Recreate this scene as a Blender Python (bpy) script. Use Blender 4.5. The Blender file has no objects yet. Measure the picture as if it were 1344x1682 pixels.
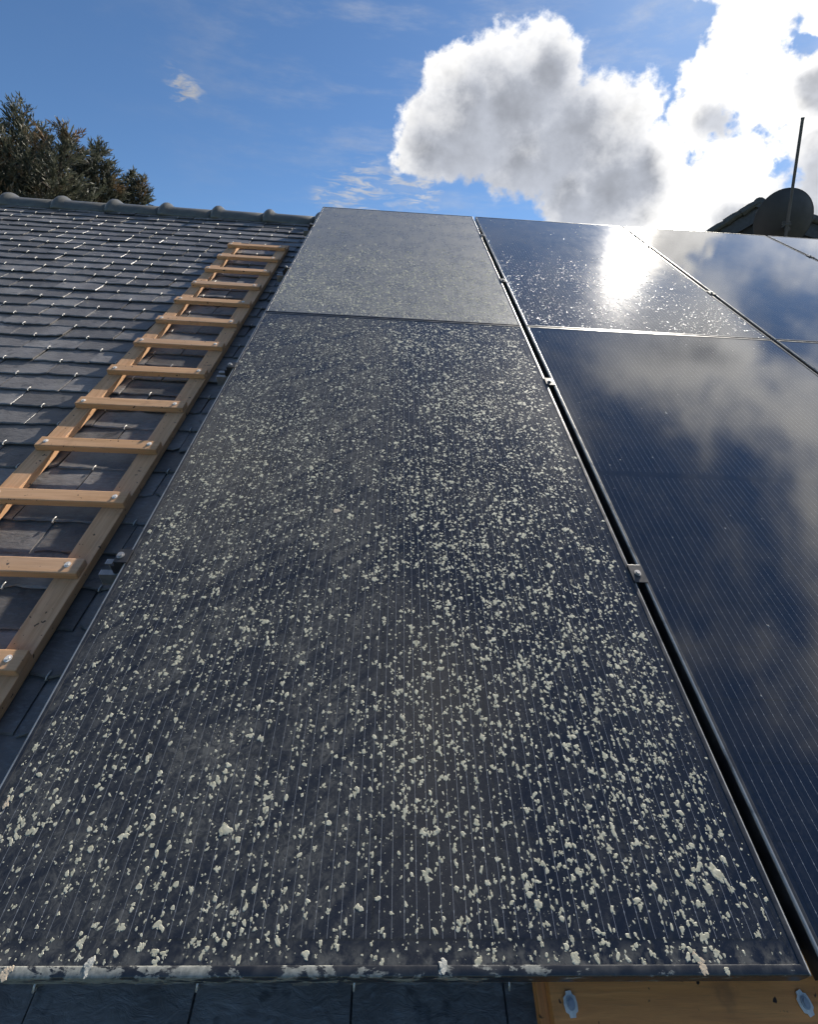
import bpy, bmesh, math, random
import numpy as np
from mathutils import Vector, Matrix, noise as mnoise

R = math.radians
SC = bpy.context.scene
COL = SC.collection
random.seed(7)
rng = np.random.default_rng(11)

# ------------------------------------------------------------------ frame of the roof
# roof coordinates: u along the ridge (right), v up the slope, n off the slope;
# u = v = n = 0 is the lower left corner of the nearest panel, on its upper face
PITCH = R(35)
MR = Matrix.Rotation(PITCH, 4, 'X')

def rw(u, v, n):
    return MR @ Vector((u, v, n))

# ------------------------------------------------------------------ camera
IMW, IMH, FPX, CY = 1344, 1682, 780.796, -275.19
CR = Matrix(((0.9976668, -0.0097579, 0.0675706), (0.0531838, -0.5095002, -0.8588254), (0.0428076, 0.8604152, -0.5077925)))
cam_d = bpy.data.cameras.new('camera')
cam = bpy.data.objects.new('camera', cam_d)
COL.objects.link(cam)
SC.camera = cam
right, down, fwd = [MR.to_3x3() @ CR[i] for i in range(3)]
CAM = rw(0.54744, -0.1104, 0.97175)
cm = Matrix.Identity(4)
for i in range(3):
    cm[i][0], cm[i][1], cm[i][2], cm[i][3] = right[i], -down[i], -fwd[i], CAM[i]
cam.matrix_world = cm
cam_d.sensor_fit = 'HORIZONTAL'
cam_d.sensor_width = 36
cam_d.lens = 36 * FPX / IMW
cam_d.shift_y = CY / IMW
cam_d.clip_start = 0.02
cam_d.clip_end = 6000

def ray(px, py):
    return (right * ((px - IMW / 2) / FPX) + down * ((py - IMH / 2 - CY) / FPX) + fwd).normalized()

def at(px, py, t):
    return CAM + ray(px, py) * t

def project(P):
    d = P - CAM
    z = d.dot(fwd)
    if z <= 0.01:
        return None
    return (IMW / 2 + FPX * d.dot(right) / z, IMH / 2 + CY + FPX * d.dot(down) / z)

def on_plane(px, py, n):
    d = MR.inverted().to_3x3() @ ray(px, py)
    c = MR.inverted() @ CAM
    t = (n - c.z) / d.z
    return c + d * t

# ------------------------------------------------------------------ sun and sky
sd = MR.inverted().to_3x3() @ ray(1058, 348)          # where the glass mirrors the sun
SUN = (MR.to_3x3() @ Vector((sd.x, sd.y, -sd.z))).normalized()
SUN_EL, SUN_AZ = math.asin(SUN.z), math.atan2(SUN.x, SUN.y)
sun_d = bpy.data.lights.new('sun', 'SUN')
sun_d.energy = 5.0
sun_d.angle = R(0.53)
sun_d.color = (1.0, 0.93, 0.82)
sun = bpy.data.objects.new('sun', sun_d)
COL.objects.link(sun)
sun.rotation_euler = (-SUN).to_track_quat('-Z', 'Y').to_euler()
sun.location = (0, 0, 20)

SC.view_settings.view_transform = 'Standard'
SC.view_settings.look = 'None'
SC.view_settings.gamma = 1
SC.view_settings.use_curve_mapping = False
SC.view_settings.exposure = 0.65
SC.render.engine = 'CYCLES'
SC.cycles.max_bounces = 4
SC.cycles.glossy_bounces = 3
SC.cycles.diffuse_bounces = 3
SC.cycles.adaptive_threshold = 0.025
SC.cycles.use_light_tree = False
SC.cycles.sample_clamp_indirect = 6


class NT:
    """little helper that writes node expressions"""
    def __init__(self, tree):
        self.t = tree
        self.n = tree.nodes
        self.l = tree.links

    def put(self, sock, v):
        if isinstance(v, bpy.types.NodeSocket):
            self.l.new(v, sock)
        elif v is not None:
            if isinstance(v, (tuple, list, Vector)) and sock.type == 'RGBA' and len(v) == 3:
                v = (*v, 1)
            sock.default_value = v

    def m(self, op, a, b=None, c=None, clamp=False):
        x = self.n.new('ShaderNodeMath')
        x.operation = op
        x.use_clamp = clamp
        for i, v in enumerate((a, b, c)):
            if v is not None:
                self.put(x.inputs[i], v)
        return x.outputs[0]

    def vm(self, op, a, b=None, out=0, scale=None):
        x = self.n.new('ShaderNodeVectorMath')
        x.operation = op
        self.put(x.inputs[0], a)
        if b is not None:
            self.put(x.inputs[1], b)
        if scale is not None:
            self.put(x.inputs['Scale'], scale)
        return x.outputs[out]

    def sstep(self, v, lo, hi, to0=0.0, to1=1.0, kind='SMOOTHSTEP'):
        x = self.n.new('ShaderNodeMapRange')
        x.interpolation_type = kind
        self.put(x.inputs[0], v)
        for i, q in ((1, lo), (2, hi), (3, to0), (4, to1)):
            self.put(x.inputs[i], q)
        return x.outputs[0]

    def noise(self, vec, scale=5.0, detail=4.0, rough=0.55, dist=0.0, out='Fac', dim='3D', w=None):
        x = self.n.new('ShaderNodeTexNoise')
        x.noise_dimensions = dim
        self.put(x.inputs['Vector'], vec)
        x.inputs['Scale'].default_value = scale
        x.inputs['Detail'].default_value = detail
        x.inputs['Roughness'].default_value = rough
        x.inputs['Distortion'].default_value = dist
        if w is not None:
            x.inputs['W'].default_value = w
        return x.outputs[out]

    def mix(self, f, a, b):
        x = self.n.new('ShaderNodeMix')
        x.data_type = 'RGBA'
        self.put(x.inputs[0], f)
        self.put(x.inputs[6], a)
        self.put(x.inputs[7], b)
        return x.outputs[2]

    def sep(self, v):
        x = self.n.new('ShaderNodeSeparateXYZ')
        self.put(x.inputs[0], v)
        return x.outputs

    def comb(self, a, b, c):
        x = self.n.new('ShaderNodeCombineXYZ')
        for i, v in enumerate((a, b, c)):
            self.put(x.inputs[i], v)
        return x.outputs[0]

    def coord(self, name='Object'):
        return self.n.new('ShaderNodeTexCoord').outputs[name]

    def bump(self, h, strength=0.3, dist=0.002):
        x = self.n.new('ShaderNodeBump')
        x.inputs['Strength'].default_value = strength
        x.inputs['Distance'].default_value = dist
        self.put(x.inputs['Height'], h)
        return x.outputs[0]


LAYER_OFFSET = (0.0, 0.0, 0.0)

def make_sky():
    w = bpy.data.worlds.new('World')
    SC.world = w
    w.use_nodes = True
    w.cycles.sampling_method = 'MANUAL'
    w.cycles.sample_map_resolution = 256
    t = NT(w.node_tree)
    t.n.clear()
    out = t.n.new('ShaderNodeOutputWorld')
    bg = t.n.new('ShaderNodeBackground')
    STR = 0.069
    bg.inputs['Strength'].default_value = STR
    sky = t.n.new('ShaderNodeTexSky')
    sky.sky_type = 'NISHITA'
    sky.sun_disc = False
    sky.sun_elevation = SUN_EL
    sky.sun_rotation = SUN_AZ
    sky.altitude = 200
    sky.air_density = 1.0
    sky.dust_density = 0.2
    sky.ozone_density = 3.5
    d = t.vm('NORMALIZE', t.coord('Generated'))
    # domain warp that makes the cloud rims billow
    wn = t.noise(d, 7.0, 4.0, 0.60, 0.0, out='Color')
    warp = t.vm('SCALE', t.vm('SUBTRACT', wn, (0.5, 0.5, 0.5)), scale=0.13)
    dw = t.vm('ADD', d, warp)
    dg = t.vm('ADD', d, t.vm('SCALE', warp, scale=0.6))
    wn2 = t.noise(d, 34.0, 4.0, 0.65, 0.0)
    fine = t.m('SUBTRACT', wn2, 0.5)

    def blobs(lst, vec, soft=0.25):
        acc = None
        for px, py, rp in lst:
            c = ray(px, py)
            c2 = ray(px + rp, py)
            r = (c - c2).length
            dist = t.vm('DISTANCE', vec, tuple(c), out=1)
            v = t.m('MULTIPLY_ADD', dist, -1.0 / r, 1.0)
            acc = v if acc is None else t.m('SMOOTH_MAX', acc, v, soft)
        return acc

    big = [(745, 205, 95), (842, 165, 120), (895, 105, 78), (960, 225, 120), (1018, 190, 78), (870, 245, 95),
           (705, 255, 58), (1000, 300, 105), (925, 325, 62), (1078, 285, 75), (735, 135, 60), (1085, 360, 70)]
    brt = [(1250, 10, 100), (1195, 120, 95), (1150, 215, 80), (1255, 160, 95), (1320, 235, 110), (1200, 285, 95),
           (1345, 40, 45), (1345, 330, 110), (1115, 345, 75), (1250, 335, 95), (1335, 140, 75), (1215, -90, 110), (1290, -190, 150), (1180, 380, 90)]
    wisp = [(600, 325, 85), (545, 305, 55), (305, 135, 48), (690, 320, 60)]
    wx, wy, wz = t.sep(wn)
    med = t.m('SUBTRACT', t.noise(d, 15.0, 4.0, 0.6), 0.5)
    dens = t.m('MAXIMUM', blobs(big, dw), t.m('MULTIPLY_ADD', med, 1.3, t.m('SUBTRACT', blobs(brt, dw), 0.14)))
    dens = t.m('MULTIPLY_ADD', fine, 0.50, dens)
    alpha = t.sstep(dens, -0.02, 0.22)
    # grey bellies of the two clouds
    gre = [(790, 220, 125), (865, 165, 110), (930, 230, 125), (745, 255, 95), (1000, 305, 100), (880, 295, 95), (905, 110, 55), (945, 345, 70), (1045, 295, 60)]
    gre2 = [(1183, 205, 56), (1365, 290, 175), (1310, 350, 125), (1200, 375, 70), (1335, 150, 60)]
    g1 = t.m('MULTIPLY_ADD', fine, 0.5, t.m('MULTIPLY_ADD', med, 0.75, t.m('ADD', blobs(gre, dg, 0.45), 0.04)))
    g2 = t.m('MULTIPLY_ADD', fine, 0.5, t.m('MULTIPLY_ADD', med, 0.9, blobs(gre2, dg)))
    grey = t.m('MAXIMUM', t.sstep(g1, -0.25, 0.75), t.m('MULTIPLY', t.sstep(g2, 0.0, 0.8), 0.85))
    # the rest of the sky: broken cumulus on a layer overhead
    z = t.sep(d)
    den = t.m('ADD', t.m('MAXIMUM', z[2], 0.02), 0.12)
    lay = t.comb(t.m('DIVIDE', z[0], den), t.m('DIVIDE', z[1], den), 0.0)
    ln = t.noise(t.vm('ADD', lay, LAYER_OFFSET), 1.75, 6.0, 0.60, 0.3)
    ln = t.m('ADD', ln, t.m('MULTIPLY_ADD', z[1], 0.17, t.m('MULTIPLY_ADD', z[0], 0.05, -0.03)))   # unseen cover biased for the panel reflections: more ahead and right
    axis = ray(640, 170)
    away = t.sstep(t.vm('DOT_PRODUCT', d, tuple(axis), out=1), 0.80, 0.68)
    lal = t.m('MULTIPLY', t.sstep(ln, 0.47, 0.62), away)
    lgr = t.sstep(ln, 0.58, 0.76)
    # thin cirrus veil and wisps
    st = t.vm('MULTIPLY', d, (3.0, 9.0, 14.0))
    vn = t.noise(st, 1.6, 5.0, 0.62, 0.0)
    sdot = t.vm('DOT_PRODUCT', d, tuple(SUN), out=1)
    near = t.sstep(sdot, 0.55, 0.98)
    veil = t.m('MULTIPLY', t.sstep(vn, 0.42, 0.85), t.sstep(sdot, 0.45, 0.95, 0.0, 0.42))
    wb = t.m('MULTIPLY', t.sstep(blobs(wisp, dw), 0.0, 0.75), t.sstep(t.noise(st, 6.0, 4.0, 0.6, 0.6), 0.42, 0.68))
    veil0 = veil
    veil = t.m('MAXIMUM', veil, t.m('MULTIPLY', wb, 0.75))
    # brightness of lit cloud rises towards the sun
    wht0 = t.vm('SCALE', (1.0, 0.985, 0.96), scale=t.m('MULTIPLY', t.m('MULTIPLY_ADD', near, 0.6, 0.55), 1.0 / STR))
    lit = t.m('MULTIPLY', t.m('MULTIPLY_ADD', near, 0.30, 0.50), t.sstep(wn2, 0.25, 0.7, 0.86, 1.12))
    wht = t.vm('SCALE', (1.0, 0.985, 0.96), scale=t.m('MULTIPLY', lit, 1.0 / STR))
    gry = t.vm('SCALE', (0.250, 0.265, 0.300), scale=t.m('MULTIPLY', t.m('MULTIPLY_ADD', near, 0.25, 0.85), 1.0 / STR))
    gvar = t.m('MULTIPLY_ADD', med, -0.6, t.sstep(dens, 0.2, 1.1, 1.30, 0.85))
    c_view = t.mix(grey, wht, t.vm('SCALE', gry, scale=gvar))
    base = t.vm('MULTIPLY', sky.outputs[0], (0.79, 0.975, 1.11))
    cap = t.vm('DISTANCE', d, tuple(ray(850, 120)), out=1)
    plain = t.mix(veil0, base, t.vm('SCALE', wht0, scale=0.6))
    plain = t.mix(lal, plain, t.mix(lgr, t.vm('SCALE', wht0, scale=0.85), gry))
    full = t.mix(veil, base, t.vm('SCALE', wht, scale=0.6))
    full = t.mix(lal, full, t.mix(lgr, t.vm('SCALE', wht0, scale=0.85), gry))
    full = t.mix(alpha, full, c_view)
    bg2 = t.n.new('ShaderNodeBackground')
    bg2.inputs['Strength'].default_value = STR
    t.l.new(plain, bg.inputs['Color'])
    t.l.new(full, bg2.inputs['Color'])
    mx = t.n.new('ShaderNodeMixShader')
    t.put(mx.inputs[0], t.m('LESS_THAN', cap, 0.86))
    t.l.new(bg.outputs[0], mx.inputs[1])
    t.l.new(bg2.outputs[0], mx.inputs[2])
    t.l.new(mx.outputs[0], out.inputs[0])

make_sky()

# ------------------------------------------------------------------ helpers
def material(name):
    m = bpy.data.materials.new(name)
    m.use_nodes = True
    t = NT(m.node_tree)
    b = m.node_tree.nodes['Principled BSDF']
    return m, t, b

def mesh_obj(name, verts, faces, mat=None, parent=None, smooth=False):
    me = bpy.data.meshes.new(name)
    me.from_pydata([tuple(v) for v in verts], [], faces)
    me.update()
    if smooth:
        me.shade_smooth()
    return link(name, me, mat, parent)

def link(name, me, mat=None, parent=None):
    if mat is not None and len(me.materials) == 0:
        me.materials.append(mat)
    o = bpy.data.objects.new(name, me)
    COL.objects.link(o)
    if parent is not None:
        o.parent = parent
    return o

def tag(o, label=None, cat=None, group=None, kind=None):
    for k, v in (('label', label), ('category', cat), ('group', group), ('kind', kind)):
        if v:
            o[k] = v
    return o

def empty(name, label, cat, loc=(0, 0, 0), rot=(0, 0, 0), group=None):
    o = bpy.data.objects.new(name, None)
    COL.objects.link(o)
    o.empty_display_size = 0.1
    o.location = loc
    o.rotation_euler = rot
    return tag(o, label, cat, group)

def roof_empty(name, label, cat, u, v, n, group=None):
    return empty(name, label, cat, rw(u, v, n), (PITCH, 0, 0), group)

class MB:
    def __init__(self):
        self.v, self.f = [], []
    def add(self, vs, fs):
        k = len(self.v)
        self.v += [tuple(x) for x in vs]
        self.f += [tuple(i + k for i in f) for f in fs]
    def box(self, x0, x1, y0, y1, z0, z1):
        self.add([(x0, y0, z0), (x1, y0, z0), (x1, y1, z0), (x0, y1, z0), (x0, y0, z1), (x1, y0, z1), (x1, y1, z1), (x0, y1, z1)],
                 [(3, 2, 1, 0), (4, 5, 6, 7), (0, 1, 5, 4), (1, 2, 6, 5), (2, 3, 7, 6), (3, 0, 4, 7)])
    def tube(self, pts, r, sides=8, cap=True, taper=None):
        pts = [Vector(p) for p in pts]
        k = len(self.v)
        up = Vector((0.13, 0.21, 0.97))
        for i, p in enumerate(pts):
            d = (pts[min(i + 1, len(pts) - 1)] - pts[max(i - 1, 0)]).normalized()
            a = d.cross(up)
            if a.length < 0.05:
                a = d.cross(Vector((1, 0, 0)))
            a.normalize()
            b = d.cross(a)
            rr = r if taper is None else taper[i]
            for s in range(sides):
                an = 2 * math.pi * s / sides
                self.v.append(tuple(p + (a * math.cos(an) + b * math.sin(an)) * rr))
        for i in range(len(pts) - 1):
            for s in range(sides):
                s2 = (s + 1) % sides
                self.f.append((k + i * sides + s, k + i * sides + s2, k + (i + 1) * sides + s2, k + (i + 1) * sides + s))
        if cap:
            self.f.append(tuple(k + s for s in range(sides - 1, -1, -1)))
            e = k + (len(pts) - 1) * sides
            self.f.append(tuple(e + s for s in range(sides)))
    def prism(self, poly, axis, lo, hi):
        # polygon (a,b) extruded along axis 0/1/2
        def P(a, b, c):
            return {0: (c, a, b), 1: (a, c, b), 2: (a, b, c)}[axis]
        n = len(poly)
        vs = [P(a, b, lo) for a, b in poly] + [P(a, b, hi) for a, b in poly]
        fs = [tuple(range(n - 1, -1, -1)), tuple(range(n, 2 * n))] + [(i, (i + 1) % n, n + (i + 1) % n, n + i) for i in range(n)]
        self.add(vs, fs)
    def build(self, name, mat, parent=None, smooth=False, bevel=0, angle=35):
        me = bpy.data.meshes.new(name)
        me.from_pydata(self.v, [], self.f)
        bm = bmesh.new()
        bm.from_mesh(me)
        bmesh.ops.recalc_face_normals(bm, faces=bm.faces)
        if bevel:
            es = [e for e in bm.edges if len(e.link_faces) == 2 and e.calc_face_angle(0) > R(angle)]
            bmesh.ops.bevel(bm, geom=es, offset=bevel, segments=2, profile=0.6, affect='EDGES', clamp_overlap=True)
        bm.to_mesh(me)
        bm.free()
        me.update()
        if smooth:
            me.shade_smooth()
            try:
                me.set_sharp_from_angle(angle=R(angle))
            except Exception:
                pass
        return link(name, me, mat, parent)

# ------------------------------------------------------------------ materials
def mat_slate():
    m, t, b = material('slate')
    geo = t.n.new('ShaderNodeNewGeometry').outputs['Position']
    rnd = t.n.new('ShaderNodeObjectInfo').outputs['Random']
    p = t.vm('ADD', geo, t.comb(t.m('MULTIPLY', rnd, 37.0), t.m('MULTIPLY', rnd, 11.0), 0.0))
    big = t.noise(p, 9.0, 5.0, 0.6)
    grain = t.noise(t.vm('MULTIPLY', p, (1.0, 3.5, 3.5)), 55.0, 6.0, 0.65, 0.6)
    c = t.mix(t.sstep(big, 0.3, 0.72), (0.094, 0.086, 0.082), (0.166, 0.156, 0.150))
    c = t.mix(t.m('MULTIPLY', t.sstep(grain, 0.45, 0.75), 0.45), c, (0.23, 0.235, 0.24))
    c = t.vm('SCALE', c, scale=t.sstep(rnd, 0.0, 1.0, 0.72, 1.30))
    moss = t.m('MULTIPLY', t.sstep(t.noise(p, 13.0, 4.0, 0.65), 0.60, 0.72), t.sstep(rnd, 0.45, 0.9))
    c = t.mix(t.m('MULTIPLY', moss, 0.45), c, (0.17, 0.165, 0.14))
    stain = t.sstep(t.noise(p, 24.0, 3.0, 0.5), 0.62, 0.70)
    c = t.mix(t.m('MULTIPLY', stain, 0.5), c, (0.022, 0.024, 0.028))
    t.put(b.inputs['Base Color'], c)
    t.put(b.inputs['Roughness'], t.sstep(grain, 0.2, 0.8, 0.28, 0.50))
    flakes = t.noise(t.vm('MULTIPLY', p, (1.0, 2.2, 2.2)), 30.0, 5.0, 0.62, 0.8)
    t.put(b.inputs['Normal'], t.bump(flakes, 0.55, 0.004))
    return m

def mat_plain(name, col, rough=0.5, metal=0.0, col2=None, scale=20, bump=0.0, bdist=0.002, spec=None):
    m, t, b = material(name)
    p = t.coord('Object')
    nz = t.noise(p, scale, 5.0, 0.6)
    t.put(b.inputs['Base Color'], t.mix(t.sstep(nz, 0.3, 0.7), col, col2 or tuple(c * 0.75 for c in col)))
    t.put(b.inputs['Roughness'], t.sstep(nz, 0.2, 0.8, rough * 0.85, min(1, rough * 1.2)))
    b.inputs['Metallic'].default_value = metal
    if spec is not None:
        b.inputs['Specular IOR Level'].default_value = spec
    if bump:
        t.put(b.inputs['Normal'], t.bump(t.noise(p, scale * 2, 6.0, 0.6), bump, bdist))
    return m

def mat_wood(name, ca, cb, cc, axis, rough=0.6, dirt=0.42):
    m, t, b = material(name)
    rnd = t.n.new('ShaderNodeObjectInfo').outputs['Random']
    p = t.vm('ADD', t.coord('Object'), t.comb(t.m('MULTIPLY', rnd, 5.0), t.m('MULTIPLY', rnd, 7.0), t.m('MULTIPLY', rnd, 3.0)))
    st = (3.0, 60.0, 60.0) if axis == 0 else (60.0, 3.0, 60.0)
    g = t.noise(t.vm('MULTIPLY', p, st), 1.0, 6.0, 0.6, 1.4)
    fine = t.noise(t.vm('MULTIPLY', p, tuple(s * 5 for s in st)), 1.0, 4.0, 0.6, 0.3)
    blot = t.noise(p, 14.0, 4.0, 0.6)
    c = t.mix(t.sstep(g, 0.30, 0.70), ca, cb)
    c = t.mix(t.m('MULTIPLY', t.sstep(fine, 0.5, 0.8), 0.35), c, cc)
    c = t.mix(t.m('MULTIPLY', t.sstep(blot, 0.56, 0.72), dirt), c, cc)
    spots = t.sstep(t.noise(p, 70.0, 2.0, 0.5), 0.74 - 0.14 * dirt, 0.78 - 0.14 * dirt)
    c = t.mix(t.m('MULTIPLY', spots, min(1, dirt * 2.2)), c, tuple(x * 0.12 for x in cc))
    grey = t.sstep(t.noise(t.vm('MULTIPLY', p, tuple(x * 0.12 for x in st)), 1.0, 4.0, 0.65, 0.5), 0.50, 0.68)
    c = t.mix(t.m('MULTIPLY', grey, dirt * 0.8), c, tuple(0.55 * sum(ca) / 3 + 0.25 * x for x in ca))
    t.put(b.inputs['Base Color'], c)
    b.inputs['Roughness'].default_value = rough
    t.put(b.inputs['Normal'], t.bump(t.m('ADD', g, t.m('MULTIPLY', fine, 0.5)), 0.25, 0.0015))
    return m

def mat_glass(name, dust_amt, rough, dust_col, left_veil, streaks, pw, ph, floor=0.0, wire_c=(0.27, 0.28, 0.30), ior=1.5, coat=1.0):
    """front glass over dark cells with thin silver wires, and the dirt that lies on it"""
    m, t, b = material(name)
    p = t.coord('Object')
    u, v, _ = t.sep(p)
    CP = 0.1835
    mu = (pw - 6 * CP) / 2
    uu = t.m('SUBTRACT', u, mu)
    inside = t.m('MULTIPLY', t.sstep(uu, 0.0, 0.0005, kind='LINEAR'), t.sstep(uu, 6 * CP, 6 * CP - 0.0005, kind='LINEAR'))
    WP = CP / 11
    fw = t.m('ABSOLUTE', t.m('SUBTRACT', t.m('FRACT', t.m('DIVIDE', uu, WP)), 0.5))
    wire = t.sstep(fw, 0.018, 0.012, kind='LINEAR')
    RP = 0.0468
    vv = t.m('SUBTRACT', v, 0.030)
    fv = t.m('ABSOLUTE', t.m('SUBTRACT', t.m('FRACT', t.m('DIVIDE', vv, RP)), 0.5))
    dot = t.m('MULTIPLY', t.sstep(fv, 0.030, 0.018, kind='LINEAR'), t.sstep(fw, 0.044, 0.030, kind='LINEAR'))
    mid = t.m('ABSOLUTE', t.m('SUBTRACT', v, ph / 2))
    ends = t.m('MULTIPLY', t.m('MULTIPLY', t.sstep(v, 0.030, 0.0305, kind='LINEAR'), t.sstep(v, ph - 0.03, ph - 0.0305, kind='LINEAR')),
               t.sstep(mid, 0.0095, 0.010, kind='LINEAR'))
    wires = t.m('MULTIPLY', t.m('MULTIPLY', t.m('MAXIMUM', wire, dot), inside), ends)
    fc = t.m('ABSOLUTE', t.m('SUBTRACT', t.m('FRACT', t.m('DIVIDE', uu, CP)), 0.5))
    gap = t.sstep(fc, 0.489, 0.492, kind='LINEAR')
    fr = t.m('ABSOLUTE', t.m('SUBTRACT', t.m('FRACT', t.m('DIVIDE', vv, RP * 2)), 0.5))
    gap = t.m('MAXIMUM', gap, t.sstep(fr, 0.484, 0.489, kind='LINEAR'))
    cell = t.mix(gap, (0.0040, 0.0052, 0.0105), (0.0022, 0.0024, 0.003))
    base = t.mix(wires, cell, wire_c)
    # dirt: soft film, blotches, and comb-like wash marks
    q = t.vm('MULTIPLY', p, (1.0, 1.0, 0.0))
    blot = t.noise(q, 7.0, 4.0, 0.62)
    fine = t.noise(q, 85.0, 4.0, 0.7, 1.2)
    comb = t.noise(t.vm('MULTIPLY', q, (1.0, 0.22, 0.0)), 34.0, 3.0, 0.6)
    diag = t.vm('ADD', t.vm('MULTIPLY', q, (1.0, 0.5, 0.0)), t.comb(t.m('MULTIPLY', v, -1.0), t.m('MULTIPLY', u, -0.35), 0.0))
    wash = t.noise(t.vm('MULTIPLY', diag, (16.0, 60.0, 0.0)), 1.0, 3.0, 0.6)
    f = t.m('MULTIPLY', t.sstep(blot, 0.30, 0.68, 0.35, 1.0), t.sstep(fine, 0.36, 0.66, 0.35, 1.0))
    f = t.m('MULTIPLY', f, t.sstep(comb, 0.35, 0.60, 0.55, 1.0))
    f = t.m('MULTIPLY', f, t.sstep(wash, 0.36, 0.52, 1.0 - streaks, 1.0))
    if floor:
        f = t.m('MULTIPLY_ADD', f, 1.0 - floor, floor)
    if left_veil:
        # wiped or rinsed once on the right half: less film there
        edge = t.m('MULTIPLY_ADD', t.m('SUBTRACT', blot, 0.5), 0.35, u)
        f = t.m('MULTIPLY', f, t.sstep(edge, 0.48, 0.66, 1.0, 1.0 - left_veil))
        seam = t.m('MULTIPLY', t.sstep(v, 0.034, 0.012), t.sstep(t.noise(q, 45.0, 4.0, 0.6), 0.40, 0.60))
        f = t.m('MAXIMUM', f, t.m('MULTIPLY', seam, 0.9))
    sp = None
    if left_veil:
        sp = t.m('MULTIPLY', t.sstep(t.noise(q, 300.0, 2.0, 0.6), 0.66, 0.73), t.sstep(blot, 0.35, 0.6, 0.3, 0.9))
        f = t.m('MAXIMUM', f, sp)
    f = t.m('MULTIPLY', f, dust_amt, clamp=True)
    t.put(b.inputs['Base Color'], base)
    t.put(b.inputs['Roughness'], t.m('MULTIPLY_ADD', f, 0.25, rough))
    b.inputs['IOR'].default_value = ior
    b.inputs['Coat Weight'].default_value = coat
    b.inputs['Coat IOR'].default_value = 1.5
    t.put(b.inputs['Coat Roughness'], t.m('MULTIPLY_ADD', f, 0.25, rough))
    ripple = t.noise(q, 9.0, 2.0, 0.5)
    t.put(b.inputs['Normal'], t.bump(ripple, 0.10, 0.0012))
    dif = t.n.new('ShaderNodeBsdfPrincipled')
    t.put(dif.inputs['Base Color'], (t.mix(t.sstep(fine, 0.4, 0.7), tuple(c * 0.7 for c in dust_col), dust_col) if sp is None else
          t.mix(sp, t.mix(t.sstep(fine, 0.4, 0.7), tuple(c * 0.7 for c in dust_col), dust_col), (0.36, 0.35, 0.28))))
    dif.inputs['Roughness'].default_value = 0.7
    t.put(dif.inputs['Normal'], t.bump(fine, 0.5, 0.0008))
    mx = t.n.new('ShaderNodeMixShader')
    t.put(mx.inputs[0], f)
    t.l.new(b.outputs[0], mx.inputs[1])
    t.l.new(dif.outputs[0], mx.inputs[2])
    t.l.new(mx.outputs[0], t.n['Material Output'].inputs[0])
    return m

def mat_frame(name, crust):
    m, t, b = material(name)
    p = t.coord('Object')
    u, v, n = t.sep(p)
    a = t.noise(p, 26.0, 6.0, 0.65, 0.4)
    fine = t.noise(p, 160.0, 4.0, 0.6)
    col = t.mix(t.sstep(fine, 0.4, 0.7), (0.012, 0.013, 0.016), (0.022, 0.023, 0.026))
    film = t.m('MULTIPLY', t.sstep(a, 0.45, 0.75), 0.35)
    col = t.mix(film, col, (0.10, 0.10, 0.095))
    rough = t.sstep(a, 0.3, 0.8, 0.28, 0.5)
    # highlight of sky-lit edges painted in pale grey along both long sides, wider left
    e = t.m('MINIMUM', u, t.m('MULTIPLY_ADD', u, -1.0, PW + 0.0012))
    edge_glint = t.m('MULTIPLY', t.m('MULTIPLY', t.sstep(e, 0.0042, 0.0030), t.sstep(n, -0.006, -0.003)), t.sstep(a, 0.30, 0.50, 0.35, 1.0))
    col = t.mix(t.m('MULTIPLY', edge_glint, 0.8), col, (0.42, 0.42, 0.41))
    if crust:
        # grey lichen crust on the lower bar, thinning out to the right
        low = t.sstep(v, 0.014, 0.0095)
        th = t.sstep(u, 0.05, 1.1, 0.43, 0.62, kind='LINEAR')
        k = t.m('SUBTRACT', t.noise(t.vm('MULTIPLY', p, (1.0, 2.2, 1.6)), 24.0, 6.0, 0.70, 0.3), th)
        k = t.m('MULTIPLY', t.sstep(k, 0.0, 0.035), low)
        col = t.mix(t.m('MULTIPLY', k, 0.9), col, t.mix(t.sstep(fine, 0.35, 0.65), (0.20, 0.205, 0.185), (0.33, 0.33, 0.29)))
        rough = t.m('MULTIPLY_ADD', k, 0.5, rough)
    t.put(b.inputs['Base Color'], col)
    t.put(b.inputs['Roughness'], rough)
    b.inputs['Specular IOR Level'].default_value = 0.8
    t.put(b.inputs['Normal'], t.bump(fine, 0.12, 0.0006))
    return m

def mat_lichen():
    m, t, b = material('lichen')
    p = t.n.new('ShaderNodeNewGeometry').outputs['Position']
    a = t.noise(p, 150.0, 4.0, 0.6)
    k = t.noise(p, 11.0, 3.0, 0.6)
    c = t.mix(t.sstep(a, 0.3, 0.7), (0.41, 0.385, 0.275), (0.58, 0.55, 0.42))
    c = t.mix(t.m('MULTIPLY', t.sstep(k, 0.45, 0.7), 0.35), c, (0.32, 0.31, 0.23))
    t.put(b.inputs['Base Color'], c)
    b.inputs['Roughness'].default_value = 0.48
    t.put(b.inputs['Normal'], t.bump(t.noise(p, 420.0, 3.0, 0.6), 0.35, 0.0006))
    return m

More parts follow.
